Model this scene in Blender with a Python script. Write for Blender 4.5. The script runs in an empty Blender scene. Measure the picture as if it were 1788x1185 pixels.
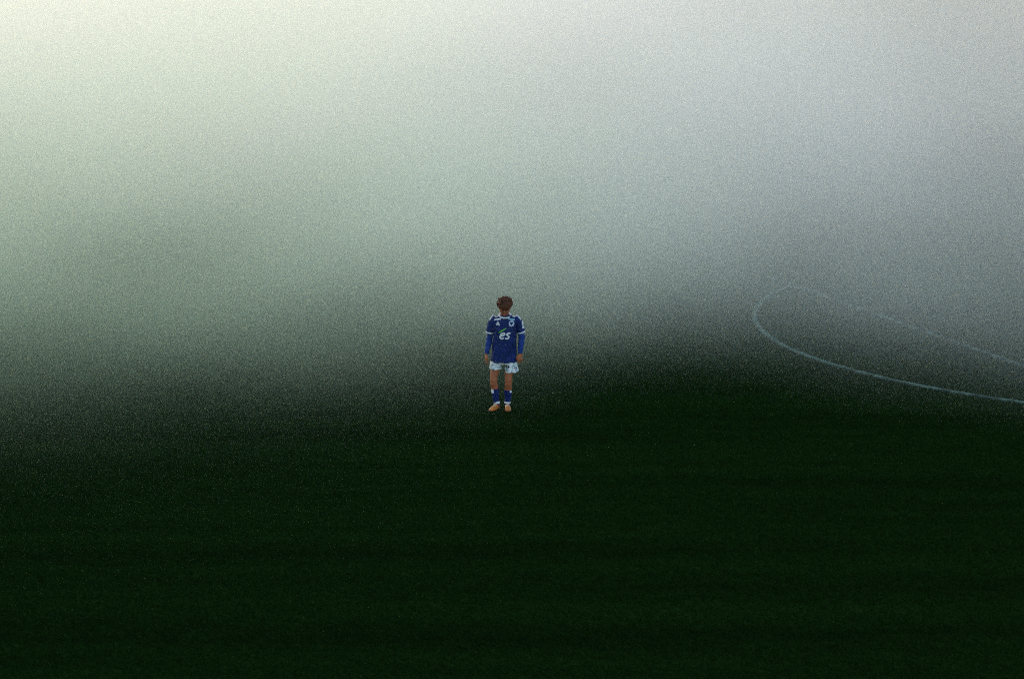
import bpy, math, random
import numpy as np
from mathutils import Vector, noise
from mathutils.bvhtree import BVHTree

random.seed(7)
rng = np.random.default_rng(7)
S = bpy.context.scene
COL = S.collection
R = math.radians

# ------------------------------------------------------------------ camera
CAM_D, CAM_E = 50.0, R(11.3)
cd = bpy.data.cameras.new("camera")
cam = bpy.data.objects.new("camera", cd)
COL.objects.link(cam)
cam.location = (0, -CAM_D * math.cos(CAM_E), CAM_D * math.sin(CAM_E))
cam.rotation_euler = (R(90) - (CAM_E - math.atan(123.5 / 5750)), 0, 0)
cd.sensor_width = 36
cd.lens = 36 * 5750 / 1788
cd.clip_end = 5000
cd.dof.use_dof = True
cd.dof.focus_distance = 50
cd.dof.aperture_fstop = 2.8
S.camera = cam

# ------------------------------------------------------------------ light
SUN_EL, SUN_AZ = R(14), R(-38)        # azimuth clockwise from +Y (view direction)
w = bpy.data.worlds.new("World")
S.world = w
w.use_nodes = True
nt = w.node_tree
sky = nt.nodes.new("ShaderNodeTexSky")
sky.sky_type = 'NISHITA'
sky.sun_disc = False
sky.sun_elevation = SUN_EL
sky.sun_rotation = SUN_AZ
sky.dust_density = 1.0
bg = nt.nodes["Background"]
nt.links.new(sky.outputs[0], bg.inputs[0])
bg.inputs[1].default_value = 0.15

sd = bpy.data.lights.new("sun", 'SUN')
sd.energy = 0.9
sd.angle = R(12)
sd.color = (1.0, 0.93, 0.82)
sun = bpy.data.objects.new("sun", sd)
COL.objects.link(sun)
dvec = Vector((math.sin(SUN_AZ) * math.cos(SUN_EL), math.cos(SUN_AZ) * math.cos(SUN_EL), math.sin(SUN_EL)))
sun.rotation_euler = dvec.to_track_quat('Z', 'Y').to_euler()

vs = S.view_settings
vs.view_transform = 'Standard'
vs.look = 'None'
vs.exposure = 1.0
vs.gamma = 1
vs.use_curve_mapping = False

cy = S.cycles
cy.max_bounces = 12
cy.volume_bounces = 5
cy.use_denoising = False              # the picture keeps its grain
cy.volume_max_steps = 256
cy.sample_clamp_indirect = 3.0
cy.filter_width = 1.15


# ------------------------------------------------------------------ materials
def mat(name, col, rough=0.7, var=0.15, scale=20, spec=0.3, bump=0.0, bscale=200):
    m = bpy.data.materials.new(name)
    m.use_nodes = True
    n, l = m.node_tree.nodes, m.node_tree.links
    b = n["Principled BSDF"]
    b.inputs["Roughness"].default_value = rough
    b.inputs["Specular IOR Level"].default_value = spec
    tc = n.new("ShaderNodeTexCoord")
    tx = n.new("ShaderNodeTexNoise")
    tx.inputs["Scale"].default_value = scale
    tx.inputs["Detail"].default_value = 4
    l.new(tc.outputs["Object"], tx.inputs["Vector"])
    rp = n.new("ShaderNodeValToRGB")
    rp.color_ramp.elements[0].position = 0.3
    rp.color_ramp.elements[1].position = 0.7
    rp.color_ramp.elements[0].color = tuple(c * (1 - var) for c in col) + (1,)
    rp.color_ramp.elements[1].color = tuple(min(1, c * (1 + var)) for c in col) + (1,)
    l.new(tx.outputs["Fac"], rp.inputs["Fac"])
    l.new(rp.outputs["Color"], b.inputs["Base Color"])
    if bump:
        t2 = n.new("ShaderNodeTexNoise")
        t2.inputs["Scale"].default_value = bscale
        l.new(tc.outputs["Object"], t2.inputs["Vector"])
        bp = n.new("ShaderNodeBump")
        bp.inputs["Strength"].default_value = bump
        bp.inputs["Distance"].default_value = 0.01
        l.new(t2.outputs["Fac"], bp.inputs["Height"])
        l.new(bp.outputs["Normal"], b.inputs["Normal"])
    return m


GREEN = (0.0095, 0.027, 0.0052)


def turf_mat(name):
    m = bpy.data.materials.new(name)
    m.use_nodes = True
    n, l = m.node_tree.nodes, m.node_tree.links
    b = n["Principled BSDF"]
    b.inputs["Roughness"].default_value = 1.0
    b.inputs["Specular IOR Level"].default_value = 0.0
    tc = n.new("ShaderNodeTexCoord")
    out = []
    for sc, det in (((0.06, 0.9, 1), 5), ((1.1, 2.6, 1), 3)):
        mp = n.new("ShaderNodeMapping")
        mp.inputs["Scale"].default_value = sc
        mp.inputs["Location"].default_value = (3.3, 7.1, 0)
        mp.inputs["Rotation"].default_value = (0, 0, R(2))
        l.new(tc.outputs["Object"], mp.inputs["Vector"])
        tx = n.new("ShaderNodeTexNoise")
        tx.inputs["Scale"].default_value = 1.0
        tx.inputs["Detail"].default_value = det
        l.new(mp.outputs[0], tx.inputs["Vector"])
        out.append(tx.outputs["Fac"])
    ad = n.new("ShaderNodeMath")
    ad.operation = 'MULTIPLY_ADD'
    ad.inputs[1].default_value = 0.4
    l.new(out[1], ad.inputs[0])
    l.new(out[0], ad.inputs[2])
    rp = n.new("ShaderNodeValToRGB")
    rp.color_ramp.elements[0].position = 0.5
    rp.color_ramp.elements[1].position = 0.9
    rp.color_ramp.elements[0].color = tuple(c * 0.78 for c in GREEN) + (1,)
    rp.color_ramp.elements[1].color = tuple(c * 1.22 for c in GREEN) + (1,)
    l.new(ad.outputs[0], rp.inputs["Fac"])
    l.new(rp.outputs["Color"], b.inputs["Base Color"])
    return m


M_TURF = turf_mat("turf")
M_BLADE = turf_mat("grass_blade")
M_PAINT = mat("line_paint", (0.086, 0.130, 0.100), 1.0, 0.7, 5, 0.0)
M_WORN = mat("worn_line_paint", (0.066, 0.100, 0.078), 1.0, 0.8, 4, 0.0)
M_SKIN = mat("skin", (0.43, 0.130, 0.054), 0.55, 0.15, 12, 0.35)
M_LIP = mat("lip", (0.32, 0.10, 0.075), 0.5, 0.1, 40)
M_HAIR = mat("hair", (0.115, 0.034, 0.016), 0.6, 0.45, 30, 0.2)
M_EYE = mat("eye", (0.55, 0.52, 0.48), 0.3, 0.1, 30)
M_JERSEY = mat("jersey_blue", (0.007, 0.021, 0.120), 0.8, 0.4, 7, 0.2, 0.5, 90)
M_UNDER = mat("undershirt_blue", (0.009, 0.042, 0.22), 0.7, 0.2, 9, 0.2, 0.4, 90)
M_SOCK = mat("sock_blue", (0.007, 0.020, 0.13), 0.9, 0.2, 15, 0.1, 0.5, 200)
M_WHITE = mat("white_print", (0.84, 0.85, 0.84), 0.8, 0.08, 30)
M_CYAN = mat("pale_cyan_print", (0.30, 0.55, 0.66), 0.8, 0.1, 30)
M_LIME = mat("green_print", (0.16, 0.55, 0.06), 0.8, 0.1, 30)
M_CREST = mat("crest_print", (0.52, 0.58, 0.68), 0.8, 0.25, 45)
M_NAVY = mat("navy_print", (0.015, 0.022, 0.05), 0.8, 0.2, 45)
M_BOOT = mat("boot_gold", (0.60, 0.165, 0.012), 0.45, 0.45, 35, 0.4)
M_SOLE = mat("sole", (0.07, 0.030, 0.012), 0.5, 0.2, 30)
M_LACE = mat("lace", (0.80, 0.70, 0.52), 0.8, 0.1, 30)


def shorts_mat():
    m = bpy.data.materials.new("shorts_print")
    m.use_nodes = True
    n, l = m.node_tree.nodes, m.node_tree.links
    b = n["Principled BSDF"]
    b.inputs["Roughness"].default_value = 0.8
    tc = n.new("ShaderNodeTexCoord")
    tx = n.new("ShaderNodeTexNoise")
    tx.inputs["Scale"].default_value = 17
    tx.inputs["Detail"].default_value = 2
    tx.inputs["Distortion"].default_value = 1.2
    l.new(tc.outputs["Object"], tx.inputs["Vector"])
    rp = n.new("ShaderNodeValToRGB")
    e = rp.color_ramp.elements
    e[0].position, e[0].color = 0.36, (0.16, 0.24, 0.33, 1)
    e[1].position, e[1].color = 0.53, (0.90, 0.90, 0.86, 1)
    k = e.new(0.45)
    k.color = (0.46, 0.54, 0.56, 1)
    l.new(tx.outputs["Fac"], rp.inputs["Fac"])
    l.new(rp.outputs["Color"], b.inputs["Base Color"])
    return m


M_SHORTS = shorts_mat()


# ------------------------------------------------------------------ mesh helpers
class MB:
    def __init__(self):
        self.v, self.f = [], []

    def add(self, v, f):
        o = len(self.v)
        self.v += [tuple(p) for p in v]
        self.f += [tuple(i + o for i in q) for q in f]

    def tube(self, pts, rad, n=16, lat=(1, 0, 0), caps=True, power=2.0):
        """loft of ellipses along pts; rad = (r along the lateral axis, r across it)"""
        pts = [Vector(p) for p in pts]
        lat = Vector(lat)
        vs_, fs = [], []
        for i, p in enumerate(pts):
            t = (pts[min(i + 1, len(pts) - 1)] - pts[max(i - 1, 0)]).normalized()
            a = (lat - t * lat.dot(t)).normalized()
            b = t.cross(a)
            r = rad[i]
            ra, rb = (r, r) if not isinstance(r, tuple) else r
            for k in range(n):
                th = 2 * math.pi * k / n
                c, s = math.cos(th), math.sin(th)
                c = math.copysign(abs(c) ** (2 / power), c)
                s = math.copysign(abs(s) ** (2 / power), s)
                vs_.append(p + a * (ra * c) + b * (rb * s))
        for i in range(len(pts) - 1):
            for k in range(n):
                k2 = (k + 1) % n
                fs.append((i * n + k, i * n + k2, (i + 1) * n + k2, (i + 1) * n + k))
        if caps:
            fs.append(tuple(reversed(range(n))))
            fs.append(tuple((len(pts) - 1) * n + k for k in range(n)))
        self.add(vs_, fs)

    def ball(self, c, r, u=14, v=10, rot=None):
        c = Vector(c)
        vs_, fs = [], []
        for j in range(v + 1):
            ph = math.pi * j / v
            for i in range(u):
                th = 2 * math.pi * i / u
                p = Vector((r[0] * math.sin(ph) * math.cos(th), r[1] * math.sin(ph) * math.sin(th), r[2] * math.cos(ph)))
                if rot:
                    p = rot @ p
                vs_.append(c + p)
        for j in range(v):
            for i in range(u):
                i2 = (i + 1) % u
                fs.append((j * u + i, (j + 1) * u + i, (j + 1) * u + i2, j * u + i2))
        self.add(vs_, fs)

    def mesh(self, name):
        m = bpy.data.meshes.new(name)
        m.from_pydata(self.v, [], self.f)
        m.validate()
        m.update()
        return m

    def obj(self, name, m, parent=None, smooth=True):
        return link(name, self.mesh(name), m, parent, smooth)

    def skin(self, name, m, parent=None, voxel=0.005, it=4, fac=0.5):
        """one continuous surface round everything collected so far"""
        tmp = bpy.data.objects.new("tmp", self.mesh("tmp"))
        COL.objects.link(tmp)
        rm = tmp.modifiers.new("r", 'REMESH')
        rm.mode = 'VOXEL'
        rm.voxel_size = voxel
        if it:
            sm = tmp.modifiers.new("s", 'SMOOTH')
            sm.factor = fac
            sm.iterations = it
        dg = bpy.context.evaluated_depsgraph_get()
        me = bpy.data.meshes.new_from_object(tmp.evaluated_get(dg))
        me.name = name
        bpy.data.objects.remove(tmp)
        return link(name, me, m, parent, True)


def link(name, me, m, parent=None, smooth=True):
    me.materials.clear()
    me.materials.append(m)
    if smooth:
        me.polygons.foreach_set("use_smooth", [True] * len(me.polygons))
    o = bpy.data.objects.new(name, me)
    COL.objects.link(o)
    if parent:
        o.parent = parent
    return o


def wrinkle(o, amp, fn):
    """cloth relief: move vertices along their normals by fn(point)"""
    me = o.data
    for v in me.vertices:
        v.co = v.co + v.normal * (amp * fn(v.co))
    me.update()


def tree(o):
    return BVHTree.FromPolygons([v.co.copy() for v in o.data.vertices], [tuple(p.vertices) for p in o.data.polygons])


def fill(poly, step):
    """grid points/faces covering a polyline strip: poly = [(x,z,width)]"""
    return poly


def applique(name, strips, bvh, m, parent, direction=(0, 1, 0), lift=0.003, across=3):
    """flat prints laid on cloth: each strip is a list of (point, halfwidth vector); thrown onto the surface along direction"""
    mb = MB()
    d = Vector(direction).normalized()
    for st in strips:
        rows = []
        for p, hw in st:
            row = []
            for k in range(across + 1):
                q = Vector(p) + Vector(hw) * (2 * k / across - 1)
                hit, nrm, _, _ = bvh.ray_cast(q - d * 1.0, d)
                if hit is None:
                    hit, nrm, _, _ = bvh.find_nearest(q)
                row.append(hit - d * lift)
            rows.append(row)
        vs_, fs = [], []
        c = across + 1
        for r in rows:
            vs_ += r
        nb = len(vs_)
        vs_ += [p + d * 0.0022 for p in vs_]
        for i in range(len(rows) - 1):
            for k in range(across):
                a, b, e, f = i * c + k, i * c + k + 1, (i + 1) * c + k + 1, (i + 1) * c + k
                fs.append((a, b, e, f))
                fs.append((nb + a, nb + f, nb + e, nb + b))
        rim = [k for k in range(c)] + [i * c + across for i in range(1, len(rows))] \
            + [(len(rows) - 1) * c + k for k in range(across - 1, -1, -1)] + [i * c for i in range(len(rows) - 2, 0, -1)]
        for i in range(len(rim)):
            a, b = rim[i], rim[(i + 1) % len(rim)]
            fs.append((a, nb + a, nb + b, b))
        mb.add(vs_, fs)
    return mb.obj(name, m, parent, smooth=False)


def stroke(pts, hw, n=24, taper=None):
    """2-D stroke in the x-z plane -> strip of (point, halfwidth)"""
    P = [Vector((x, 0, z)) for x, z in pts]
    # resample (Catmull-Rom)
    out = []
    seg = len(P) - 1
    for i in range(n + 1):
        t = i / n * seg
        k = min(int(t), seg - 1)
        u = t - k
        p0, p1, p2, p3 = P[max(k - 1, 0)], P[k], P[k + 1], P[min(k + 2, seg)]
        out.append(0.5 * ((2 * p1) + (p2 - p0) * u + (2 * p0 - 5 * p1 + 4 * p2 - p3) * u * u + (3 * p1 - p0 - 3 * p2 + p3) * u ** 3))
    st = []
    for i, p in enumerate(out):
        t = (out[min(i + 1, n)] - out[max(i - 1, 0)]).normalized()
        nn = Vector((-t.z, 0, t.x))
        s = 1 if taper is None else taper(i / n)
        st.append((p, nn * hw * s))
    return st


# ------------------------------------------------------------------ the pitch
mb = MB()
NX = 2
mb.add([(-1500, -400, 0), (1500, -400, 0), (1500, 2500, 0), (-1500, 2500, 0)], [(0, 1, 2, 3)])
pitch = mb.obj("pitch_ground", M_TURF, smooth=False)
pitch["kind"] = "structure"


def grass_field(n, x_half, y0, y1, fade0, fade1, hmin, hmax):
    y = rng.uniform(y0, y1, n)
    keep = rng.uniform(0, 1, n) < np.clip((fade1 - y) / (fade1 - fade0), 0, 1)
    y = y[keep]
    x = rng.uniform(-1, 1, len(y)) * (x_half * (y + 52) / 50)
    n = len(x)
    h = rng.uniform(hmin, hmax, n)
    a = rng.uniform(0, 2 * np.pi, n)
    wd = rng.uniform(0.003, 0.006, n)
    lean = rng.normal(0, 0.016, (n, 2))
    v = np.zeros((n, 3, 3), np.float32)
    v[:, 0, 0] = x - wd * np.cos(a); v[:, 0, 1] = y - wd * np.sin(a)
    v[:, 1, 0] = x + wd * np.cos(a); v[:, 1, 1] = y + wd * np.sin(a)
    v[:, 2, 0] = x + lean[:, 0]; v[:, 2, 1] = y + lean[:, 1]; v[:, 2, 2] = h
    return v


def tri_mesh(name, v):
    n = len(v)
    me = bpy.data.meshes.new(name)
    me.vertices.add(3 * n)
    me.vertices.foreach_set("co", v.reshape(-1))
    me.loops.add(3 * n)
    me.loops.foreach_set("vertex_index", np.arange(3 * n, dtype=np.int32))
    me.polygons.add(n)
    me.polygons.foreach_set("loop_start", np.arange(0, 3 * n, 3, dtype=np.int32))
    me.update(calc_edges=True)
    return me


# penalty arc and edge of the penalty area (positions solved from the photograph)
ARC_C, ARC_R = Vector((13.42, 7.8)), 9.15
LDIR = Vector((0.345, -0.94)).normalized()
LNRM = Vector((-LDIR.y, LDIR.x))          # points away from the arc
if LNRM.x < 0:
    LNRM = -LNRM
LMID = ARC_C - LNRM * 6.25
half_ang = math.acos(6.25 / ARC_R)
base_ang = math.atan2(-LNRM.y, -LNRM.x)
LW, LZ = 0.042, 0.030


def ribbon(name, centre, nrm, m):
    mb = MB()
    vs_, fs = [], []
    for i, (c, nn) in enumerate(zip(centre, nrm)):
        j = 0.014 * noise.noise(Vector((c[0] * 4, c[1] * 4, 0)))
        for s, z in ((-1, 0.0), (-1, LZ), (1, LZ), (1, 0.0)):
            vs_.append((c[0] + nn[0] * s * (LW + j), c[1] + nn[1] * s * (LW + j), z + (0.004 * noise.noise(Vector((c[0] * 9, c[1] * 9, s))) if z else 0)))
    for i in range(len(centre) - 1):
        for k in range(3):
            fs.append((i * 4 + k, (i + 1) * 4 + k, (i + 1) * 4 + k + 1, i * 4 + k + 1))
    mb.add(vs_, fs)
    o = mb.obj(name, m, smooth=False)
    o["kind"] = "structure"
    return o


na = 400
angs = [base_ang + half_ang * (2 * i / na - 1) for i in range(na + 1)]
ribbon("penalty_arc_line", [(ARC_C.x + ARC_R * math.cos(a), ARC_C.y + ARC_R * math.sin(a)) for a in angs], [(math.cos(a), math.sin(a)) for a in angs], M_PAINT)
nl = 400
ts = [-20.16 + 40.32 * i / nl for i in range(nl + 1)]
ribbon("penalty_area_line", [tuple(LMID + LDIR * t) for t in ts], [tuple(LNRM)] * (nl + 1), M_WORN)

v = grass_field(1100000, 8.6, -16.5, 13, 0, 13, 0.020, 0.042)
g = link("grass", tri_mesh("grass", v), M_BLADE, smooth=False)
g["kind"] = "stuff"

# ------------------------------------------------------------------ the smoke bank
X0, X1, Y0, Y1, Z1 = -45, 45, -18, 150, 11
def smoke_box():
    mb = MB()
    c = [(x, y, z) for z in (-0.5, Z1) for y in (Y0, Y1) for x in (X0, X1)]
    mb.add(c, [(0, 2, 3, 1), (4, 5, 7, 6), (0, 1, 5, 4), (2, 6, 7, 3), (0, 4, 6, 2), (1, 3, 7, 5)])
    m = bpy.data.materials.new("smoke")
    m.use_nodes = True
    n, l = m.node_tree.nodes, m.node_tree.links
    n.remove(n["Principled BSDF"])
    out = n["Material Output"]
    pv = n.new("ShaderNodeVolumePrincipled")
    pv.inputs["Anisotropy"].default_value = 0.5
    l.new(pv.outputs[0], out.inputs["Volume"])
    tc = n.new("ShaderNodeTexCoord")
    sx = n.new("ShaderNodeSeparateXYZ")
    l.new(tc.outputs["Object"], sx.inputs[0])

    def math_(op, a, b=None, clamp=False):
        q = n.new("ShaderNodeMath")
        q.operation = op
        q.use_clamp = clamp
        for i, z in enumerate((a, b)):
            if z is None:
                continue
            if isinstance(z, (int, float)):
                q.inputs[i].default_value = z
            else:
                l.new(z, q.inputs[i])
        return q.outputs[0]

    def rng_(x, a, b, c, d, smooth=True):
        q = n.new("ShaderNodeMapRange")
        q.interpolation_type = 'SMOOTHSTEP' if smooth else 'LINEAR'
        l.new(x, q.inputs["Value"])
        for k, z in (("From Min", a), ("From Max", b), ("To Min", c), ("To Max", d)):
            q.inputs[k].default_value = z
        return q.outputs[0]

    def curve(x, pts, lo, hi):
        """piecewise-linear table of x (metres) -> value"""
        u = rng_(x, -12, 12, 0, 1, False)
        q = n.new("ShaderNodeFloatCurve")
        cm = q.mapping.curves[0]
        P = [((a + 12) / 24, (b - lo) / (hi - lo)) for a, b in pts]
        while len(cm.points) < len(P):
            cm.points.new(0.5, 0.5)
        for p, (a, b) in zip(cm.points, P):
            p.location = (a, b)
        q.mapping.update()
        l.new(u, q.inputs["Value"])
        return math_('ADD', math_('MULTIPLY', q.outputs[0], hi - lo), lo)

    front = curve(sx.outputs[0], FRONT, -10, 10)
    dens = curve(sx.outputs[0], DENS, 0, 0.2)
    d = math_('SUBTRACT', sx.outputs[1], front)
    mp = n.new("ShaderNodeMapping")
    mp.inputs["Scale"].default_value = (0.16, 0.10, 0.3)
    l.new(tc.outputs["Object"], mp.inputs["Vector"])
    tx = n.new("ShaderNodeTexNoise")
    tx.inputs["Scale"].default_value = 1.0
    tx.inputs["Detail"].default_value = 1.5
    l.new(mp.outputs[0], tx.inputs["Vector"])
    puff = rng_(tx.outputs["Fac"], 0.25, 0.75, 0.5, 1.5, False)
    d2 = math_('ADD', d, math_('MULTIPLY', tx.outputs["Fac"], 3.0))
    wide = curve(sx.outputs[0], WIDE, 0, 20)
    ramp = rng_(math_('DIVIDE', d2, wide), 0.0, 1.0, 0, 1)
    top = rng_(sx.outputs[2], 1.0, Z1, 1, 0)
    # light put into the smoke colour: green bounce in front, cream behind, bluer right
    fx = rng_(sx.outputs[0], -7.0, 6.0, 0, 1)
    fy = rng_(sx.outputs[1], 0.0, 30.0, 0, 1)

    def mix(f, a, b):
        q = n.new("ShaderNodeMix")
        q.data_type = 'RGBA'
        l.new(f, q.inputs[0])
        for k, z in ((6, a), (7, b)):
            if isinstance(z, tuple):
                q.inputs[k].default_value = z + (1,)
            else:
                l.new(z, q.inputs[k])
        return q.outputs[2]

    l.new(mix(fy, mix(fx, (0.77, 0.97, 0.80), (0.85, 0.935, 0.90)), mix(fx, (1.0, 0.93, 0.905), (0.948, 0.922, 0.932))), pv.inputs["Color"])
    rear = curve(sx.outputs[0], REAR, 0, 1)
    back = math_('SUBTRACT', 1.0, math_('MULTIPLY', rear, rng_(sx.outputs[1], 8.0, 60.0, 0, 1)))
    r = math_('MULTIPLY', math_('MULTIPLY', math_('MULTIPLY', ramp, top), back), math_('MULTIPLY', puff, dens))
    r = math_('ADD', r, math_('MULTIPLY', rng_(sx.outputs[1], -16.0, 0.0, 0, 0.0010), math_('MULTIPLY', top, rng_(sx.outputs[0], -5.0, 2.0, 1, 0.05))))
    l.new(r, pv.inputs["Density"])
    m.cycles.volume_step_rate = 0.2
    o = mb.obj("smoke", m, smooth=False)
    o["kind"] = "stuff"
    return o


FRONT = [(-12, -8.5), (-7, -6.6), (-3, -3.0), (0, -0.5), (3, 0.8), (6, -0.4), (8, -1.6), (12, -2.5)]
WIDE = [(-12, 19), (-7, 18.5), (-3, 11.5), (0, 8.2), (3, 8.2), (6, 8.5), (12, 11)]
DENS = [(-12, 0.060), (-7, 0.062), (-3, 0.072), (0, 0.080), (4, 0.075), (8, 0.060), (12, 0.050)]
REAR = [(-12, 0.0), (-4, 0.1), (2, 0.45), (6, 0.75), (12, 0.95)]
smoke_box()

# ------------------------------------------------------------------ the footballer
def lx(px):
    return (px - 875) / 115


PX = (875 - 894) / 115
HC = Vector((0.055, -0.075, 1.592))
HT = R(40)
HU = Vector((0.0, -math.sin(HT), math.cos(HT)))
HF = Vector((0.0, -math.cos(HT), -math.sin(HT)))
HX = Vector((1, 0, 0))


def hp(x, f, u):
    return HC + HX * x + HF * f + HU * u


from mathutils import Matrix
HROT = Matrix((HX, -HF, HU)).transposed()          # head-local x, back, up -> person


def add_hand(mb, wrist, down, across, palm, curl, thumb_close=0.5):
    w_ = Vector(wrist)
    d, a, p = Vector(down).normalized(), Vector(across).normalized(), Vector(palm).normalized()
    mb.tube([w_ - d * .02, w_ + d * .02, w_ + d * .055, w_ + d * .092], [(.024, .019), (.036, .017), (.043, .015), (.042, .012)], 14, a)
    for off, ln, sp in ((-.033, .062, -.14), (-.0115, .076, -.04), (.0105, .082, .04), (.032, .074, .12)):
        c = w_ + d * (.088 - abs(off) * .15) + a * off
        pts, rr, ang = [c - d * .02, c], [.0088, .0088], 0
        q = c
        for k, (fr, cu) in enumerate(((.45, .8), (.3, 1.0), (.25, .7))):
            ang += curl * cu
            dd = (d * math.cos(ang) + p * math.sin(ang) + a * sp).normalized()
            q = q + dd * ln * fr
            pts.append(q)
            rr.append((.0084, .0078, .0062)[k])
        mb.tube(pts, rr, 10, a)
    c = w_ + d * .03 + a * .033
    t1 = c + (d * .7 + a * .65 + p * .25).normalized() * .036
    t2 = t1 + (d * .9 + a * (.35 - .5 * thumb_close) + p * (.3 + .4 * thumb_close)).normalized() * .032
    t3 = t2 + (d * .9 + a * (.1 - .6 * thumb_close) + p * (.4 + .4 * thumb_close)).normalized() * .024
    mb.tube([c - a * .015 - d * .008, c, t1, t2, t3], [.013, .0135, .0112, .0098, .0075], 10, p)


SHL, SHR = (-.118, .01, 1.405), (.240, .01, 1.405)
ELL, ELR = (-.172, .035, 1.115), (.312, .045, 1.115)
WRL, WRR = (-.222, -.045, .875), (.287, -.07, .880)

body = MB()
# head: skull, face wedge, jaw, nose, brow, ears
body.ball(hp(0, -.015, .03), (.082, .096, .095), 20, 14, HROT)
body.tube([hp(0, .02, .05), hp(0, .03, .0), hp(0, .035, -.05), hp(0, .05, -.095), hp(0, .058, -.115)],
          [(.079, .066), (.081, .062), (.074, .055), (.052, .038), (.026, .022)], 18)
body.tube([hp(0, .085, .022), hp(0, .10, -.005), hp(0, .113, -.028), hp(0, .096, -.040)], [.009, .011, .014, .010], 10)
body.tube([hp(-.05, .075, .025), hp(0, .088, .028), hp(.05, .075, .025)], [.009, .010, .009], 8, (0, 0, 1))
for s in (-1, 1):
    body.ball(hp(s * .086, -.012, -.012), (.008, .018, .031), 10, 8, HROT)
    body.ball(hp(s * .036, .070, -.022), (.022, .016, .018), 10, 8, HROT)
body.ball(hp(0, .088, -.064), (.021, .010, .010), 10, 8, HROT)
# neck and trunk
body.tube([(.06, .03, 1.36), (.06, .025, 1.45), (.058, -.005, 1.53), hp(0, -.03, -.02)], [(.075, .07), (.062, .062), (.057, .06), (.055, .06)], 18)
body.tube([(.045, .01, .80), (.045, .01, .92), (.05, .0, 1.05), (.06, -.005, 1.22), (.061, .005, 1.36), (.061, .02, 1.43)],
          [(.155, .10), (.165, .11), (.145, .10), (.16, .112), (.165, .10), (.11, .07)], 22)
for sh, el, wr, s in ((SHL, ELL, WRL, -1), (SHR, ELR, WRR, 1)):
    sh, el, wr = Vector(sh), Vector(el), Vector(wr)
    body.tube([Vector((.06 + s * .08, .02, 1.405)), sh, sh.lerp(el, .35), el, el.lerp(wr, .3), wr],
              [.040, .044, .046, .039, .042, .026], 14)
add_hand(body, WRL, (-.10, -.10, -1), (.25, -.95, .05), (.95, .25, 0), .30, .3)
add_hand(body, WRR, (-.03, -.08, -1), (-.93, -.35, 0), (.25, .95, -.1), .62, .8)
LEGS = (((-.055, .01, .86), (-.112, -.035, .475), (-.066, .035, .085), -1),
        ((.140, .01, .86), (.113, -.035, .475), (.096, .035, .085), 1))
for hip, kn, an, s in LEGS:
    hip, kn, an = Vector(hip), Vector(kn), Vector(an)
    body.tube([hip, hip.lerp(kn, .45), kn + Vector((0, 0, .05)), kn, kn - Vector((0, 0, .05)), kn.lerp(an, .35) + Vector((0, .015, 0)), kn.lerp(an, .75), an, an - Vector((0, 0, .05))],
              [.088, .072, .056, .056, .051, .054, .038, .036, .034], 16)
    body.ball(kn + Vector((0, -.042, .0)), (.034, .018, .04), 10, 8)
person = body.skin("person", M_SKIN, None, 0.0042, 3)
person.location = (PX, 0, 0)
person["label"] = "curly haired footballer in blue shirt and white shorts standing with head bowed on dark pitch"
person["category"] = "person"


def part(mbx, name, m, parent=person, smooth=True):
    return mbx.obj(name, m, parent, smooth)


# face details (mostly turned to the ground)
for s in (-1, 1):
    e = MB(); e.ball(hp(s * .032, .079, .006), (.012, .010, .006), 12, 8, HROT); part(e, "eye", M_EYE)
    e = MB(); e.tube([hp(s * .014, .094, .033), hp(s * .034, .092, .040), hp(s * .054, .078, .032)], [.004, .005, .003], 8, (0, 0, 1)); part(e, "eyebrow", M_HAIR)
e = MB(); e.tube([hp(-.022, .092, -.064), hp(0, .100, -.063), hp(.022, .092, -.064)], [.003, .006, .003], 8, (0, 0, 1)); part(e, "mouth", M_LIP)

# hair: a thick mop of curls, wide on top, short at the sides
hr = MB()
hr.ball(hp(0, -.02, .048), (.083, .100, .088), 20, 14, HROT)
hc = hp(0, -.015, .050)
cnt = 0
while cnt < 330:
    q = Vector((random.gauss(0, 1), random.gauss(0, 1), random.gauss(0, 1))).normalized()   # head-local x, back, up
    if q.z < -.35 or (q.y < -.25 and q.z < .14) or (q.z < 0 and random.random() < .35):
        continue
    ex = random.uniform(.020, .042) * max(0, min(1, q.z * 1.4 + .35))
    base = Vector((q.x * (.088 + ex), q.y * (.100 + ex * .7), q.z * (.092 + ex * .6)))
    c = hc + HROT @ base
    ax = Vector((random.gauss(0, 1), random.gauss(0, 1), random.gauss(0, 1))).normalized()
    n_ = (HROT @ q).normalized()
    t_ = n_.cross(ax).normalized()
    b_ = n_.cross(t_)
    ph = random.uniform(0, 6.28)
    rad = random.uniform(.008, .016)
    pts = []
    for k in range(9):
        th = ph + k * .85
        pts.append(c + t_ * (rad * math.cos(th)) + b_ * (rad * math.sin(th)) + n_ * (k * random.uniform(.0015, .0034) - .008))
    hr.tube(pts, [.0052] * 7 + [.0042, .0026], 6, tuple(ax))
    cnt += 1
hair = hr.skin("hair", M_HAIR, person, 0.0036, 1, .3)

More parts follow.
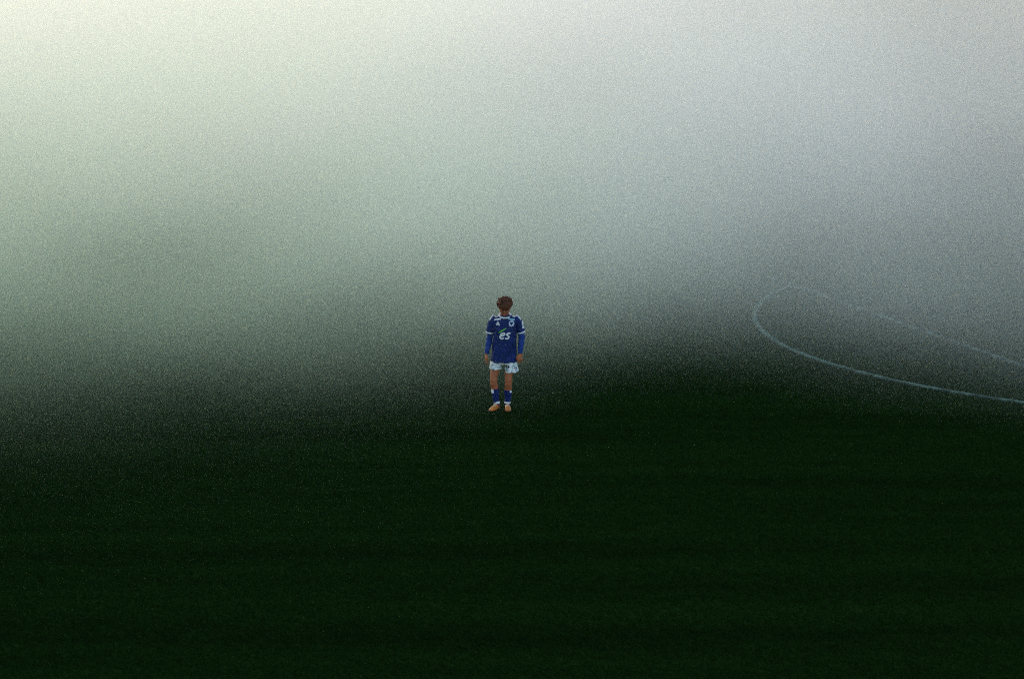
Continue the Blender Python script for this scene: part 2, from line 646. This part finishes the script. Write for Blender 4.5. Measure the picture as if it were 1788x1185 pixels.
# jersey: loose trunk and short sleeves in one cloth
jr = MB()
jr.tube([(.038, .0, .752), (.039, .0, .80), (.045, .0, .92), (.056, -.005, 1.08), (.060, -.01, 1.24), (.061, -.002, 1.36), (.061, .015, 1.425), (.06, .02, 1.458)],
        [(.196, .138), (.198, .138), (.188, .133), (.176, .130), (.172, .134), (.174, .118), (.135, .090), (.080, .070)], 28, power=2.3)
for sh, el, s in ((SHL, ELL, -1), (SHR, ELR, 1)):
    sh, el = Vector(sh), Vector(el)
    ax = (el - sh).normalized()
    jr.tube([Vector((.06 + s * .05, .012, 1.405)), sh + Vector((-s * .02, 0, .006)), sh + ax * .06 + Vector((s * .010, 0, 0)), sh + ax * .15 + Vector((s * .010, 0, 0)), sh + ax * .215 + Vector((s * .012, 0, 0))],
            [(.05, .085), (.062, .075), (.064, .074), (.062, .073), (.060, .070)], 18)
jersey = jr.skin("jersey", M_JERSEY, person, 0.0065, 5)


def jf(p):
    a = noise.noise(Vector((p.x * 9, p.y * 9, p.z * 4 + 3)))
    b = noise.noise(Vector((p.x * 14 + p.z * 9, p.y * 10, p.z * 11)))
    low = max(0, min(1, (1.15 - p.z) / .35))
    c = math.sin(p.x * 46 + 3 * a + p.z * 7) * low
    return a * .8 + b * .5 + c * .6


wrinkle(jersey, .012, lambda p: jf(p) + .35)
JB = tree(jersey)


def P(px, py):
    return (lx(px), (718.1 - py) / 112.8)


# collar
cl = MB()
pts = []
for k in range(33):
    th = 2 * math.pi * k / 32
    pts.append((.059 + .086 * math.sin(th), .006 - .100 * math.cos(th), 1.458 - .024 * math.cos(th)))
cl.tube(pts, [(.012, .013)] * 33, 10, (0, 0, 1), caps=False)
cl.obj("collar", M_WHITE, jersey)
# sleeve hems
for sh, el, s in ((SHL, ELL, -1), (SHR, ELR, 1)):
    sh, el = Vector(sh), Vector(el)
    ax = (el - sh).normalized()
    c = MB()
    o = Vector((s * .012, 0, 0))
    c.tube([sh + ax * .198 + o, sh + ax * .203 + o, sh + ax * .22 + o, sh + ax * .224 + o], [(.058, .068), (.0665, .0765), (.0645, .0745), (.055, .065)], 22)
    c.obj("sleeve_hem", M_WHITE, jersey)
# chest lettering: slanted e and s
def shear(pts, cx, cz, w_, h_, sl=.22):
    return [(cx + (x * w_ + y * h_ * sl), cz + y * h_) for x, y in pts]
ex, ez = P(877.2, 586.2)
sx_, sz_ = P(886.9, 586.2)
E_ = [(-.36, -.02), (.05, .06), (.44, .22), (.36, .44), (.05, .5), (-.3, .34), (-.46, -.02), (-.38, -.36), (-.05, -.5), (.42, -.36)]
S_ = [(.46, .42), (.12, .5), (-.26, .38), (-.24, .14), (.08, 0.0), (.28, -.2), (.12, -.44), (-.2, -.5), (-.5, -.42)]
le = applique("chest_letter", [stroke(shear(E_, ex, ez, .066, .086), .0112, 40)], JB, M_WHITE, jersey)
ls = applique("chest_letter", [stroke(shear(S_, sx_, sz_, .066, .086), .0112, 40)], JB, M_WHITE, jersey)
a, b = P(871.2, 580.6), P(884.2, 573.0)
applique("green_accent", [stroke([a, ((a[0] + b[0]) / 2, (a[1] + b[1]) / 2 + .003), b], .0105, 14, lambda t: .75 + .5 * t * (1 - t) * 2 - .35 * t)], JB, M_LIME, jersey)
# small sponsor strips
a, b = P(862.8, 559.9), P(875.0, 557.6)
applique("sponsor_strip", [stroke([a, b], .0095, 10)], JB, M_WHITE, jersey)
a, b = P(887.8, 557.7), P(899.2, 559.8)
applique("sponsor_strip", [stroke([a, b], .0095, 10)], JB, M_CYAN, jersey)
# three slanted bars
mx, mz = P(868.9, 568.3)
for k, hgt in enumerate((.018, .036, .056)):
    x = mx - .022 + k * .021
    applique("maker_bar", [[((x + .012 - hgt * .55 * (1 - i / 4), 0, mz + hgt - hgt * i / 4), (.0078, 0, 0)) for i in range(5)]], JB, M_WHITE, jersey)
# round crest
cx, cz = P(893.2, 565.6)
applique("crest", [[((cx, 0, cz + .043 * math.cos(t)), (.002 + .040 * abs(math.sin(t)) ** .8, 0, 0)) for t in [math.pi * i / 10 for i in range(11)]]], JB, M_CREST, jersey, across=6)
applique("crest_shield", [[((cx, 0, cz + .024 - .048 * i / 6), (.021 * (1 - (i / 6) ** 2.2) + .002, 0, 0)) for i in range(7)]], JB, M_JERSEY, jersey, lift=.0056)
# sleeve patches
for (px, py, hx, hz) in ((912.9, 566.5, .020, .030), (914.0, 573.3, .024, .018)):
    x, z = P(px, py)
    applique("sleeve_patch", [[((x, -.02, z + hz - 2 * hz * i / 6), (hx * .8, hx * .7, 0)) for i in range(7)]], JB, M_WHITE, jersey, (-.62, .78, 0))
# shoulder stripes
for s, sh in ((-1, SHL), (1, SHR)):
    for k in (-1, 0, 1):
        strip = []
        for i in range(13):
            t = i / 12
            x = .061 + s * (.085 + .155 * t)
            strip.append(((x, .004 + k * .024, 1.4), (0, .0062, 0)))
        applique("shoulder_stripe", [strip], JB, M_WHITE, jersey, (-s * .45, 0, -1), across=1)

# long-sleeved undershirt
us = MB()
for sh, el, wr in ((SHL, ELL, WRL), (SHR, ELR, WRR)):
    sh, el, wr = Vector(sh), Vector(el), Vector(wr)
    m_ = MB()
    m_.tube([sh.lerp(el, .3), sh.lerp(el, .6), el, el.lerp(wr, .3), el.lerp(wr, .8), wr - Vector((0, 0, .0))],
            [.056, .053, .049, .049, .039, .037], 16)
    o = m_.skin("undershirt_sleeve", M_UNDER, person, 0.006, 3)
    wrinkle(o, .006, lambda p: noise.noise(p * 14) + .7 * math.sin(p.z * 75 + 4 * noise.noise(p * 8)))

# shorts
sh_ = MB()
sh_.tube([(.045, .005, .72), (.045, .005, .79), (.045, .005, .90), (.045, .005, .95)], [(.165, .115), (.170, .112), (.160, .11), (.15, .105)], 24)
sh_.tube([(-.050, .005, .82), (-.070, .0, .73), (-.083, -.008, .655), (-.084, -.008, .640)], [(.085, .095), (.090, .106), (.089, .115), (.089, .115)], 20)
sh_.tube([(.135, .005, .82), (.150, .0, .72), (.160, -.010, .612), (.161, -.010, .595)], [(.084, .095), (.095, .108), (.106, .122), (.107, .122)], 20)
shorts = sh_.skin("shorts", M_SHORTS, person, 0.0065, 4)
wrinkle(shorts, .010, lambda p: noise.noise(Vector((p.x * 16, p.y * 16, p.z * 7))) + .5 * math.sin(p.x * 70 + 3 * noise.noise(p * 9)))
SB = tree(shorts)
x, z = P(886.0, 640.0)
applique("shorts_crest", [[((x + .004 * math.sin(i * 2.1), 0, z + .022 - .044 * i / 6), (.034 * math.sin(math.pi * (i + .6) / 7.2), 0, 0)) for i in range(7)]], SB, M_NAVY, shorts)
x, z = P(899.6, 644.6)
applique("shorts_number", [stroke([(x - .02, z + .02), (x + .018, z + .022), (x, z - .022)], .006, 14)], SB, M_JERSEY, shorts)

# socks and boots
for i, (hip, kn, an, s) in enumerate(LEGS):
    kn, an = Vector(kn), Vector(an)
    top = kn.lerp(an, (.475 - (.325 if i == 0 else .305)) / (.475 - .085)) + Vector((0, .012, 0))
    mid = kn.lerp(an, .68) + Vector((0, .010, 0))
    m_ = MB()
    m_.tube([top + Vector((0, 0, .012)), top, top.lerp(mid, .5), mid, an.lerp(mid, .3), an, an - Vector((0, 0, .04))],
            [.052, .058, .060, .052, .045, .043, .042], 18)
    sock = m_.skin("sock", M_SOCK, person, 0.006, 3)
    KB = tree(sock)
    side = Vector((s * .75, -.66, 0))
    tang = Vector((.66, s * .75, 0)) * (1 if s > 0 else 1)
    tang = Vector((-side.y, side.x, 0))
    hz = .030 if i == 0 else .016
    applique("sock_band", [[(Vector((top.x, top.y, top.z + .004 - 2 * hz * k / 6)), tang * (.030 if i == 0 else .024) * (1 - .25 * abs(k - 3) / 3)) for k in range(7)]], KB, M_WHITE, sock, tuple(-side))
    m_ = MB()
    m_.tube([an + Vector((0, -.002, .050)), an + Vector((0, -.004, .043)), an + Vector((0, -.004, .022)), an + Vector((0, -.004, .015))], [.038, .047, .048, .040], 16)
    m_.obj("ankle_tape", M_WHITE, sock)
    # boot
    yaw = R(-27) if i == 0 else R(3)
    f = Vector((math.sin(yaw), -math.cos(yaw), 0))
    r_ = Vector((math.cos(yaw), math.sin(yaw), 0))
    o = Vector((an.x, an.y, 0))
    b_ = MB()
    stn = [(-.070, .022, .055, .050), (-.045, .033, .056, .062), (0, .037, .060, .066), (.05, .040, .050, .052), (.10, .046, .042, .036), (.15, .047, .036, .028), (.19, .038, .031, .022), (.215, .018, .027, .013)]
    b_.tube([o + f * t + Vector((0, 0, zc)) for t, hw, zc, hh in stn], [(hw, min(hh, zc - .012)) for t, hw, zc, hh in stn], 18, tuple(r_), power=2.4)
    b_.tube([o + f * -.022 + Vector((0, 0, .05)), o + f * -.018 + Vector((0, 0, .09)), o + f * -.012 + Vector((0, 0, .115))], [(.036, .05), (.040, .050), (.040, .046)], 16, tuple(r_))
    b_.tube([o + f * .0 + Vector((0, 0, .095)), o + f * .05 + Vector((0, 0, .080)), o + f * .10 + Vector((0, 0, .058))], [(.026, .018), (.026, .016), (.024, .012)], 12, tuple(r_))
    boot = b_.skin("boot", M_BOOT, person, 0.005, 3)
    so = MB()
    sp = [(-.075, .020), (-.045, .034), (0, .036), (.05, .037), (.10, .046), (.15, .048), (.19, .040), (.222, .018)]
    so.tube([o + f * t + Vector((0, 0, .0185)) for t, hw in sp], [(hw + .004, .0075) for t, hw in sp], 14, tuple(r_), power=3)
    so.obj("sole", M_SOLE, boot)
    for t, q in ((-.05, .02), (-.05, -.02), (-.015, .022), (-.015, -.022), (.08, .030), (.08, -.030), (.13, .034), (.13, -.034), (.18, .022), (.18, -.022)):
        st = MB()
        c = o + f * t + r_ * q
        st.tube([c + Vector((0, 0, .001)), c + Vector((0, 0, .014))], [.004, .0065], 8)
        st.obj("stud", M_SOLE, boot)
    for t in (.025, .045, .065, .085):
        st = MB()
        zz = .108 - .43 * t + .012
        st.tube([o + f * (t + .004) - r_ * .024 + Vector((0, 0, zz - .012)), o + f * t + Vector((0, 0, zz - .002)), o + f * (t - .004) + r_ * .024 + Vector((0, 0, zz - .012))], [.0045] * 3, 6, (0, 0, 1))
        st.obj("lace", M_LACE, boot)
